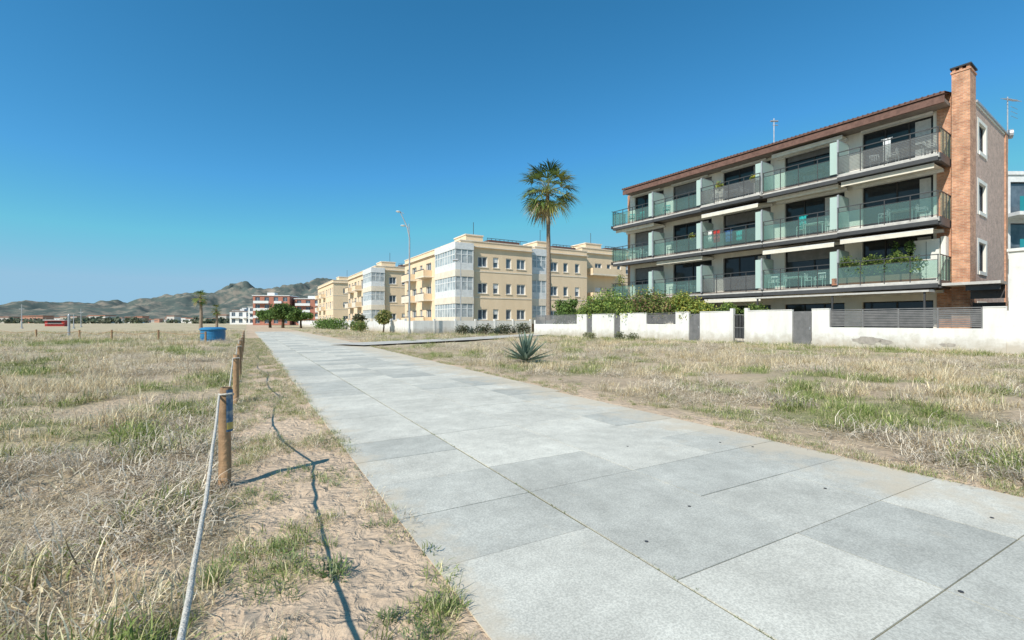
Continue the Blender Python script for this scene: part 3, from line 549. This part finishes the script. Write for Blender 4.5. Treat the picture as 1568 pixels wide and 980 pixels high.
# ------------------------------------------------------------ cream apartment blocks
M_cream2=pm('cream_trim',(.84,.74,.6),None,1,.9)
TG=math.radians(30.07)
def block(name,cx,cy,Ll,Lr,zt,glazed=True,fl=3,bal=True,ext=None,wc=None):
    root=empty(name,(cx,cy,0),TG); mb=MB(); fh=(zt-1.5)/fl; mats=[wc or M_cream,M_glassb,M_white,M_cream2,M_roof,M_steel,M_rail,M_glassc]
    PR=lambda u,w,z:(u,-w,z); PL=lambda v,w,z:(-w,v,z)
    ops=[]; n=max(2,int(Lr/2.6)); xs=[2.2+(Lr-3.0)*(k+.5)/n for k in range(n)]
    for f in range(fl):
        for k,xx in enumerate(xs):
            hw=.42 if k%3 else .7; z0=1.15+fh*f; ops.append((xx-hw,xx+hw,z0+.55,z0+1.95,0 if hw<.5 else 1))
    facade(mb,PR,0,Lr,0,zt,ops,.2,0,1,2,.12,mr=3)
    for j,o in enumerate(ops):
        mb.box(o[0]-.1,o[1]+.1,-.08,.0,o[2]-.1,o[2]-.02,3)
        if j%4==1: mb.box(o[0]+.1,o[1]-.1,.12,.15,o[2]+.7,o[3]-.1,2)
    ops=[]; n=max(3,int(Ll/3.2))
    for f in range(fl):
        for k in range(n):
            if glazed and k<2 : continue
            vv=Ll*(k+.5)/n; hw=1.1 if k%2 else .6; z0=1.15+fh*f; ops.append((vv-hw,vv+hw,z0+(.1 if k%2 else .6),z0+2.15,1))
    facade(mb,PL,0,Ll,0,zt,ops,.25,0,1,2,.1,mr=3)
    mb.face([(Lr,0,0),(Lr,Ll,0),(Lr,Ll,zt),(Lr,0,zt)],0); mb.face([(0,Ll,0),(Lr,Ll,0),(Lr,Ll,zt),(0,Ll,zt)],0); mb.box(.05,Lr-.05,.05,Ll-.05,zt-.3,zt-.05,3)
    mb.box(-.3,Lr+.1,-.3,Ll+.1,zt-.75,zt-.62,3); mb.box(-.08,Lr+.05,-.08,Ll+.05,zt,zt+.12,3)
    for f in range(1,fl): mb.box(-.05,Lr+.02,-.05,Ll+.02,1.1+fh*f-.05,1.1+fh*f+.08,3)
    if glazed:
        L2=2*Ll/max(3,int(Ll/3.2))
        for f in range(fl):
            z0=1.15+fh*f+.15
            mb.box(-.9,1.6,-.5,L2,z0-.15,z0+.75,2 if f else 3); mb.box(-.95,1.65,-.55,L2+.05,z0+2.45,z0+fh-.16,3 if f<fl-1 else 2)
            mb.box(-.86,1.56,-.46,L2-.04,z0+.75,z0+2.45,7)
            nn=int(L2/.8)
            for k in range(nn+1): v=-.5+(L2+.5-.12)*k/nn; mb.box(-.9,-.82,v,v+.12,z0+.75,z0+2.45,2)
            for k in range(4): u=-.9+2.4*k/3; mb.box(u,u+.12,-.5,-.42,z0+.75,z0+2.45,2)
            mb.box(-.885,1.585,-.485,L2-.01,z0+1.75,z0+1.85,2)
    if bal:
        for f in range(fl):
            z0=1.15+fh*f
            for vv in ([Ll*.52,Ll*.82]):
                mb.box(-1.3,0,vv-2,vv+2,z0-.12,z0+.08,3); mb.box(-1.3,-1.2,vv-2,vv+2,z0+.08,z0+.95,0 if f%2==0 else 3); mb.box(-1.3,0,vv-2,vv-1.9,z0+.08,z0+.95,0); mb.box(-1.28,-1.24,vv-2,vv+2,z0+.98,z0+1.1,5)
    mb.box(Lr*.12,Lr*.35,1.2,5,zt,zt+1.0,0); mb.box(Lr*.12-.1,Lr*.35+.1,1.1,5.1,zt+1.0,zt+1.15,3)
    for k in range(int(Lr/1.2)): mb.box(Lr*.4+k*.65,Lr*.4+k*.65+.05,1,1.05,zt+.1,zt+.85,5) if Lr*.4+k*.65<Lr else None
    mb.box(Lr*.4,Lr-.1,1,1.05,zt+.8,zt+.86,5); mb.box(Lr*.45,Lr*.9,1.6,3.6,zt+.1,zt+.75,4)
    mb.box(Lr*.5,Lr*.5+.7,Ll*.4,Ll*.4+.7,zt,zt+1.6,3); mb.box(Lr*.5-.1,Lr*.5+.8,Ll*.4-.1,Ll*.4+.8,zt+1.6,zt+1.75,4)
    mb.tube([(Lr*.3,3,zt+1),(Lr*.3,3,zt+3.2)],.04,5,5)
    if ext: ext(mb,zt,fh)
    mb.build('structure',mats,root); return root
def g2(v,w=0): return (-6.63+.865*v-.501*w,60+.501*v+.865*w)
block('cream_apartment_block',-6.63,60,23.6,10.9,11.9)
x_,y_=g2(12.2,1.2); block('cream_apartment_block.001',x_,y_,12,9.5,12.2,bal=False)
x_,y_=g2(21.8,2.5)
def ex(mb,zt,fh):
    for f in range(3):
        z0=1.15+fh*f; mb.box(1,7,-1.5,0,z0-.1,z0+.1,3); mb.box(1,7,-1.5,-1.4,z0+.1,z0+1,0); mb.box(1,1.1,-1.5,0,z0+.1,z0+1,0)
block('cream_apartment_block.002',x_,y_,12,14,13.0,glazed=False,bal=False,ext=ex)
block('cream_apartment_block.003',-26.3,90,26.8,12,12.2)
block('cream_apartment_block.004',-49,128,30,14,12.9,glazed=False)
bw=empty('boundary_wall',(-11,52,0),TG); mb=MB()
for i in range(6): mb.box(i*2.6,i*2.6+2.4,0,.2,-.2,1.55,0); mb.box(i*2.6+2.4,i*2.6+2.6,-.04,.24,-.2,1.75,0)
for i in range(40): mb.box(0,.2,.25+i*3.,3.1+i*3.,-.2,1.5+.15*(i%2),0); mb.box(-.04,.24,3.1+i*3.,3.25+i*3.,-.2,1.8,0)
mb.build('panels',[M_wall],bw)
# ------------------------------------------------------------ red brick flats and far houses
M_brickfar=pm('far_brick',(.46,.2,.14),(.38,.16,.11),.4,.9)
def simple(name,cx,cy,L,D,zt,fl,mw,mt=M_white,rz=0.,roof=None):
    root=empty(name,(cx,cy,0),rz); mb=MB(); fh=zt/fl; PL=lambda v,w,z:(-w,v,z); PR=lambda u,w,z:(u,-w,z)
    for PP,LL in ((PL,L),(PR,D)):
        n=max(2,int(LL/3.5)); ops=[(LL*(k+.25)/n,LL*(k+.75)/n,fh*f+.8,fh*f+fh-.5,1) for k in range(n) for f in range(fl)]
        facade(mb,PP,0,LL,0,zt,ops,.3,0,1,2)
    for f in range(1,fl): mb.box(D*.04,D*.45,-1.2,0,fh*f-.1,fh*f+.15,2); mb.box(D*.04,D*.45,-1.2,-1.1,fh*f+.15,fh*f+1,2); mb.box(D*.6,D*.8,-1.2,0,fh*f-.1,fh*f+.9,2)
    mb.box(-.3,D+.1,-.3,L+.1,zt,zt+.3,3 if roof else 2); mb.box(D*.3,D*.5,L*.3,L*.6,zt+.3,zt+1.6,2); mb.face([(D,0,0),(D,L,0),(D,L,zt),(D,0,zt)],0); mb.face([(0,L,0),(D,L,0),(D,L,zt),(0,L,zt)],0)
    mb.build('structure',[mw,M_glassb,mt,M_roof],root)
simple('brick_apartment_block',-111,200,12,15,12.6,4,M_brickfar,rz=.12)
simple('brick_apartment_block.001',-95,204,12,15,11.4,4,M_brickfar,rz=.12)
simple('white_apartment_block',-148,262,14,11,9.6,3,M_white,rz=.1)
simple('white_apartment_block.001',-162,268,14,12,7.4,2,M_white,rz=.1,roof=1)
simple('white_apartment_block.002',-180,300,14,14,9,3,M_white,rz=.1,roof=1)
simple('white_apartment_block.003',-135,262,14,12,12,3,M_white,rz=.1)
mb=MB()
for i in range(120):
    kx=random.uniform(-1.2,-.5); Yd=random.uniform(450,1500); X_=kx*Yd; w=random.uniform(8,22); h=random.uniform(5,9); c=random.choice([(.6,.57,.52),(.52,.45,.37),(.5,.27,.19),(.7,.68,.65),(.45,.42,.38)]); mb.col=c
    mb.box(X_,X_+w,Yd,Yd+12,0,h); mb.col=(.34,.16,.11); mb.box(X_-.5,X_+w+.5,Yd-.5,Yd+12.5,h,h+.8)
    mb.col=(.12,.13,.15)
    for q in range(int(w/4)): mb.box(X_+1+q*4,X_+3+q*4,Yd-.3,Yd-.05,h*.45,h*.45+1.8)
m,n,b,o_=nt('town_render'); at=N(n,'ShaderNodeAttribute',attribute_name='Col'); n.links.new(at.outputs['Color'],b.inputs['Base Color']); b.inputs['Roughness'].default_value=.9; M_town=m
mb.build('distant_town',[m],col=True)
bl=[]
for i in range(170):
    Yd=random.uniform(380,1000); kx=random.uniform(-1.7,-.42); h=random.uniform(3,6.5); bl.append((kx*Yd,Yd,h*.5,random.uniform(5,14),5,h*.6))
bush('distant_trees',bl,110,2.6,[(.15,.18,.11),(.19,.21,.14),(.12,.15,.1),(.24,.24,.17)],elong=1.1)
# ------------------------------------------------------------ hills
prof=[(-700,462),(-200,466),(0,467),(40,465),(80,466),(120,461),(150,457),(180,454),(205,456),(225,458),(245,457),(275,452),(300,449),(320,447),(340,443),(360,439),(375,437),(400,438),(430,435),(470,431),(520,433),(600,436),(760,445),(1000,460),(1400,480),(2200,487)]
px_=np.array([p[0] for p in prof],float); py_=np.array([p[1] for p in prof],float)
azs=np.linspace(math.atan((-700-784)/715),math.atan((2200-784)/715),620); rs=np.linspace(2200,4600,110)
AZ,RR=np.meshgrid(azs,rs,indexing='ij'); pxx=784+715*np.tan(AZ); ridge=(493-np.interp(pxx,px_,py_))/715*3400
t=(RR-2200)/(3400-2200); shape=np.where(t<1,np.clip(t,0,1)**.9,np.clip(1-(t-1)*.7,0,1)); Xh=RR*np.sin(AZ); Yh=RR*np.cos(AZ)
rg=1-np.abs(fbm(Xh/320,Yh/320,71,5)*2-1)*2
Zh=ridge*np.cos(AZ)*shape*(.66+.48*rg)
Zh=Zh+ (fbm(Xh/100,Yh/100,72,5)-.5)*55*np.clip(t*3,0,1)*np.clip(ridge/150,.3,1)-4
na,nb=AZ.shape; idx=np.arange(na*nb).reshape(na,nb); F=np.stack([idx[:-1,:-1],idx[1:,:-1],idx[1:,1:],idx[:-1,1:]],-1).reshape(-1,4)
me=bpy.data.meshes.new('hills'); me.from_pydata(np.stack([Xh,Yh,Zh],-1).reshape(-1,3).tolist(),[],F.tolist()); me.polygons.foreach_set('use_smooth',[True]*len(F))
mh=pm('hazed_hill_scrub',(.27,.235,.19),(.105,.13,.115),.02,1,spec=0,lo=.46,hi=.66); me.materials.append(mh); ho=bpy.data.objects.new('hills',me); scn.collection.objects.link(ho)  # distance haze is mixed into the scrub colours
mb=MB()
for i in range(150):
    ia=random.randint(180,400); ir=random.randint(2,20); X_,Y_,z=Xh[ia,ir],Yh[ia,ir],Zh[ia,ir]; mb.col=random.choice([(.6,.58,.55),(.55,.48,.4),(.45,.3,.24)]); w=random.uniform(10,22); mb.box(X_,X_+w,Y_,Y_+15,z-5,z+random.uniform(4,8)); mb.col=(.3,.17,.12); mb.box(X_-1,X_+w+1,Y_-1,Y_+16,z+8,z+9)
mb.build('hillside_houses',[M_town],col=True)
# ------------------------------------------------------------ palm tree
def palm(name,x,y,zt,R,nl=46,seed=5,tr=.25):
    random.seed(seed); root=empty(name,(x,y,0)); mb=MB(); n=14
    P=[(.35*math.sin(k/n*1.6)-.45*k/n, .1*math.sin(k/n*3), zt*k/n) for k in range(n+1)]
    mb.tube(P,[tr*1.35]+[tr*(1.05-.35*k/n)+.02*(k%2) for k in range(1,n+1)],0,12)
    mb.build('trunk',[M_trunk],root,smooth=True)
    lf=MB(); top=Vector(P[-1])
    for i in range(nl):
        az=i*2.39996+random.uniform(-.3,.3); f=i/nl; el=math.radians(84-122*f+random.gauss(0,8)); L=R*.5*random.uniform(.8,1.12)
        dead=f>.9; c0=(.42,.33,.18) if dead else random.choice([(.13,.19,.05),(.22,.28,.07),(.38,.38,.1),(.08,.12,.035)])
        hd=Vector((math.cos(az),math.sin(az),0)); st=top+Vector((0,0,-.5*f+.1)); pts_=[st]; p=st.copy(); e=el
        for k in range(4):
            p=p+(hd*math.cos(e)+Vector((0,0,math.sin(e))))*L/4; e-=math.radians(8); pts_.append(p.copy())
        lf.col=(.36,.33,.13) if not dead else c0; lf.tube(pts_,[.04,.032,.025,.02,.016],0,4,False)
        dd=(hd*math.cos(e)+Vector((0,0,math.sin(e)))); side=Vector((-math.sin(az),math.cos(az),0)); up=side.cross(dd); nf=22
        for k in range(nf):
            a=math.radians(-80+160*k/(nf-1)+random.uniform(-4,4)); v=(dd*math.cos(a)+side*math.sin(a)); v=(v+up*(-.22*abs(math.sin(a))*1.)).normalized(); Ls=R*.52*(.6+.4*math.cos(a))*random.uniform(.8,1.12)
            w=(dd*(-math.sin(a))+side*math.cos(a))*.045*R/3; q0=p; q1=p+v*Ls*.55+up*(.03*(k%2)); q2=p+v*Ls*.98+Vector((0,0,-.22*Ls*random.uniform(.4,1.6)))
            kk=random.uniform(.7,1.35); lf.col=tuple(x*kk for x in c0)
            lf.face([q0-w*.25,q0+w*.25,q1+w,q1-w]); lf.face([q1-w,q1+w,q2+w*.1,q2-w*.1])
    lf.build('fronds',[foliage('palm_fronds_'+name,0,.3,.45)],root,col=True)
palm('palm_tree',3.9,50,15.4,3.7,50)
palm('palm_tree.001',-64,96,6.4,1.9,30,8,.3); palm('palm_tree.002',-62,98,4.0,1.4,26,9,.25)
# ------------------------------------------------------------ agave
def agave(name,x,y,R,n=44,seed=2,pal=((.18,.25,.19),(.26,.34,.26),(.13,.19,.14))):
    random.seed(seed); mb=MB(); z0=wz(x,y)
    for i in range(n):
        az=i*2.39996+random.uniform(-.15,.15); f=i/n; el=math.radians(84-72*f+random.gauss(0,5)); L=R*random.uniform(.85,1.1); W=.05*R/.9*1.1
        side=Vector((-math.sin(az),math.cos(az),0)); hd=Vector((math.cos(az),math.sin(az),0)); p=Vector((0,0,.05)); prev=None; c=random.choice(pal)
        for k in range(7):
            t=k/6; w=W*(.75+.9*t-1.65*t*t) if k<6 else .002; w=max(w,.002); dn=hd*math.cos(el)+Vector((0,0,math.sin(el))); up=side.cross(dn)*-1
            cur=(p-side*w+up*w*.45,p-up*w*.25,p+side*w+up*w*.45); sh=.7+.3*t; mb.col=tuple(q*sh for q in c)
            if prev: mb.face([prev[0],prev[1],cur[1],cur[0]]); mb.face([prev[1],prev[2],cur[2],cur[1]])
            prev=cur; p=p+dn*L/6; el-=math.radians(random.uniform(0,6)-2)
    mb.build(name,[M_fol],None,(x,y,z0),0,col=True)
agave('agave_plant',.46,15.5,1.0); 
agave('agave_plant.001',-1.6,50.2,.9,30,6,((.08,.1,.08),(.12,.15,.12))); agave('agave_plant.002',-4.2,48.7,1.0,30,7,((.08,.1,.08),(.12,.15,.12))); agave('agave_plant.003',.2,51.5,.8,30,8,((.08,.1,.08),(.12,.15,.12)))
bush('roadside_shrub',[(-5.2,49.3,.5,.9,.6,.6),(-3,50.3,.55,1.1,.6,.65),(-.8,51.2,.55,1.0,.6,.65),(1.2,52.8,.65,1,.6,.7)],600,.13,[(.1,.13,.08),(.16,.18,.1),(.26,.24,.15)])
bush('verge_shrub',[(*uwW(18.5,-2.2,.25),.5,.5,.35),(*uwW(19.4,-2.6,.3),.45,.4,.35)],500,.07,[(.18,.22,.1),(.32,.32,.17),(.13,.16,.08)])
bush('verge_shrub.001',[(*uwW(22.5,-2.6,.25),.45,.4,.3),(*uwW(23.4,-2.,.25),.5,.4,.3)],450,.07,[(.18,.21,.1),(.36,.34,.2)])
random.seed(21)
def tree(name,x,y,h,r,pal,n=9,d=420,leaf=.3):
    bl=[]; tr=[((x,y,0),(x,y,h*.55),r*.09,r*.05)]
    for k in range(n):
        an=random.uniform(0,6.28); q=r*random.uniform(.1,.65); c=(x+q*math.cos(an),y+q*math.sin(an),h*random.uniform(.5,.85)); bl.append((*c,r*random.uniform(.35,.55),r*random.uniform(.35,.55),h*.18)); tr.append(((x,y,h*.4),c,r*.04,r*.015))
    bush(name,bl,d,leaf,pal,tr)
tree('garden_tree',-53,108,5.6,4.2,G1,12); tree('garden_tree.001',-58,112,4.8,4.0,G1,12); tree('garden_tree.002',-47,104,4.0,3.2,G1,9); tree('garden_tree.003',-24,73,2.8,1.4,[(.12,.13,.08),(.16,.16,.09)],6,300,.2)
tree('garden_tree.004',-16,58,3.0,1.2,G3,6,300,.18); tree('garden_tree.005',7,57,4.2,1.8,G1,8,300,.2); tree('garden_tree.006',10.2,55,3.6,1.6,G2,8,300,.2)
bush('hedge',[(-31-1.6*i,84+2.4*i,1.0,1.6,1.6,1.1) for i in range(7)],350,.22,G1)
bush('hedge.001',[(-20.5-.7*i,64+1.2*i,.8,.9,.9,.8) for i in range(5)],400,.15,G1+G3)
# ------------------------------------------------------------ street lamps
sl_=empty('street_lamp',(-10.98,50,0)); mb=MB(); mb.tube([(0,0,0),(0,0,.6)],.16,0,12); mb.tube([(0,0,.6),(0,0,10.4),(-.25,0,11.6),(-1.0,0,13.2)],[.095,.075,.06,.045],0,10)
mb.tube([(0,0,10.4),(-.05,0,11.9)],.04,0,8)
for (x,z) in ((-1.2,13.25),(-.7,11.75)):
    mb.tube([(x+.15,0,z-.05),(x+.6,0,z-.25)],.03,0,6)
    mb.tube([(x,0,z+.04),(x,0,z),(x,0,z-.05),(x,0,z-.1)],[.1,.24,.26,.15],1,16)
mb.build('mast_and_heads',[M_metal,M_white],sl_)
s2=empty('street_lamp.001',(-6.1,55.5,0)); mb=MB(); mb.tube([(0,0,0),(0,0,.5)],.1,0,10); mb.tube([(0,0,.5),(0,0,8.6)],[.07,.05],0,8); mb.tube([(0,0,8.6),(-.5,0,8.75)],.035,0,6); mb.tube([(-.3,0,8.8),(-.9,0,8.75)],[.1,.14],0,8); mb.build('mast_and_head',[M_metal],s2)
# ------------------------------------------------------------ small things on the dunes
mb=MB(); mb.tube([(0,0,0),(0,0,.1),(0,0,.12),(0,0,.84),(0,0,.86),(0,0,.93),(0,0,1.0),(0,0,1.05)],[.76,.76,.73,.73,.8,.8,.7,.45],0,28)
for k in range(3): mb.tube([(0,0,.22+.2*k),(0,0,.25+.2*k)],.748,0,28)
mb.build('blue_water_tank',[M_blue,M_white],None,(-20.3,31.7,0))
mb=MB(); mb.tube([(0,0,-.1),(0,0,2.05),(0,0,2.15)],[.11,.1,.06],0,10); mb.box(-.14,.14,-.14,.14,-.1,.12,0); mb.build('concrete_post',[M_metal],None,(-42.7,45,0))
mb=MB(); mb.box(-2.5,2.5,-1.5,1.5,0,1.9,0); mb.box(-2.8,2.8,-1.9,1.9,1.9,2.1,1); mb.box(-1.8,1.8,-1.53,-1.5,.9,1.6,2); mb.box(-2.2,2.2,-1.85,-1.5,.8,.88,1); mb.build('beach_kiosk',[M_red,M_white,M_dark],None,(-146,150,0),.3)
for i,(x,y,h) in enumerate([(-105,100,5.2),(-92,98,3.0),(-120,130,5)]):
    mb=MB(); mb.tube([(0,0,0),(0,0,h)],[.12,.06],0,8); mb.tube([(-.6,0,h*.8),(.6,0,h*.8)],.04,0,5); mb.box(-.2,.2,-.2,.2,0,.2,0); mb.build('beach_mast' if i==0 else 'beach_mast.%03d'%i,[M_metal],None,(x,y,0))
# ------------------------------------------------------------ light, sky, camera
sd=Vector((-.61,-.79,0)).normalized(); EL=math.radians(42.3); sv=Vector((sd.x*math.cos(EL),sd.y*math.cos(EL),math.sin(EL)))
L=bpy.data.lights.new('sun','SUN'); L.energy=5; L.angle=math.radians(.5); L.color=(1,.945,.86); lo=bpy.data.objects.new('sun',L); scn.collection.objects.link(lo); lo.rotation_euler=sv.to_track_quat('Z','Y').to_euler(); lo.location=(0,0,50)
w=bpy.data.worlds.new('World'); scn.world=w; w.use_nodes=True; n=w.node_tree; bg=n.nodes['Background']; sk=N(n,'ShaderNodeTexSky',sky_type='NISHITA'); sk.sun_disc=False; sk.sun_elevation=EL; sk.sun_rotation=math.atan2(sd.x,sd.y)%(2*math.pi); sk.air_density=1.0; sk.dust_density=.3; sk.ozone_density=1.6; sk.altitude=0
sc_=N(n,'ShaderNodeSeparateColor'); cc=N(n,'ShaderNodeCombineColor'); n.links.new(sk.outputs[0],sc_.inputs[0])
for i,(kk,pw) in enumerate([(.30,1.42),(.99,1.06),(1.10,1.13)]):
    mn=N(n,'ShaderNodeMath',operation='MINIMUM'); mn.inputs[1].default_value=(4.5,4.2,4.6)[i]; po=N(n,'ShaderNodeMath',operation='POWER'); po.inputs[1].default_value=pw; mu=N(n,'ShaderNodeMath',operation='MULTIPLY'); mu.inputs[1].default_value=kk
    n.links.new(sc_.outputs[i],mn.inputs[0]); n.links.new(mn.outputs[0],po.inputs[0]); n.links.new(po.outputs[0],mu.inputs[0]); n.links.new(mu.outputs[0],cc.inputs[i])
n.links.new(cc.outputs[0],bg.inputs[0]); bg.inputs[1].default_value=.12
cam=bpy.data.cameras.new('camera'); co=bpy.data.objects.new('camera',cam); scn.collection.objects.link(co); co.location=(0,0,H); co.rotation_euler=(math.radians(90),0,0); cam.sensor_width=36; cam.lens=36*715/1568; cam.shift_y=.0019; cam.clip_end=20000; cam.clip_start=.05; scn.camera=co
scn.view_settings.view_transform='Standard'; scn.view_settings.look='None'; scn.view_settings.exposure=0
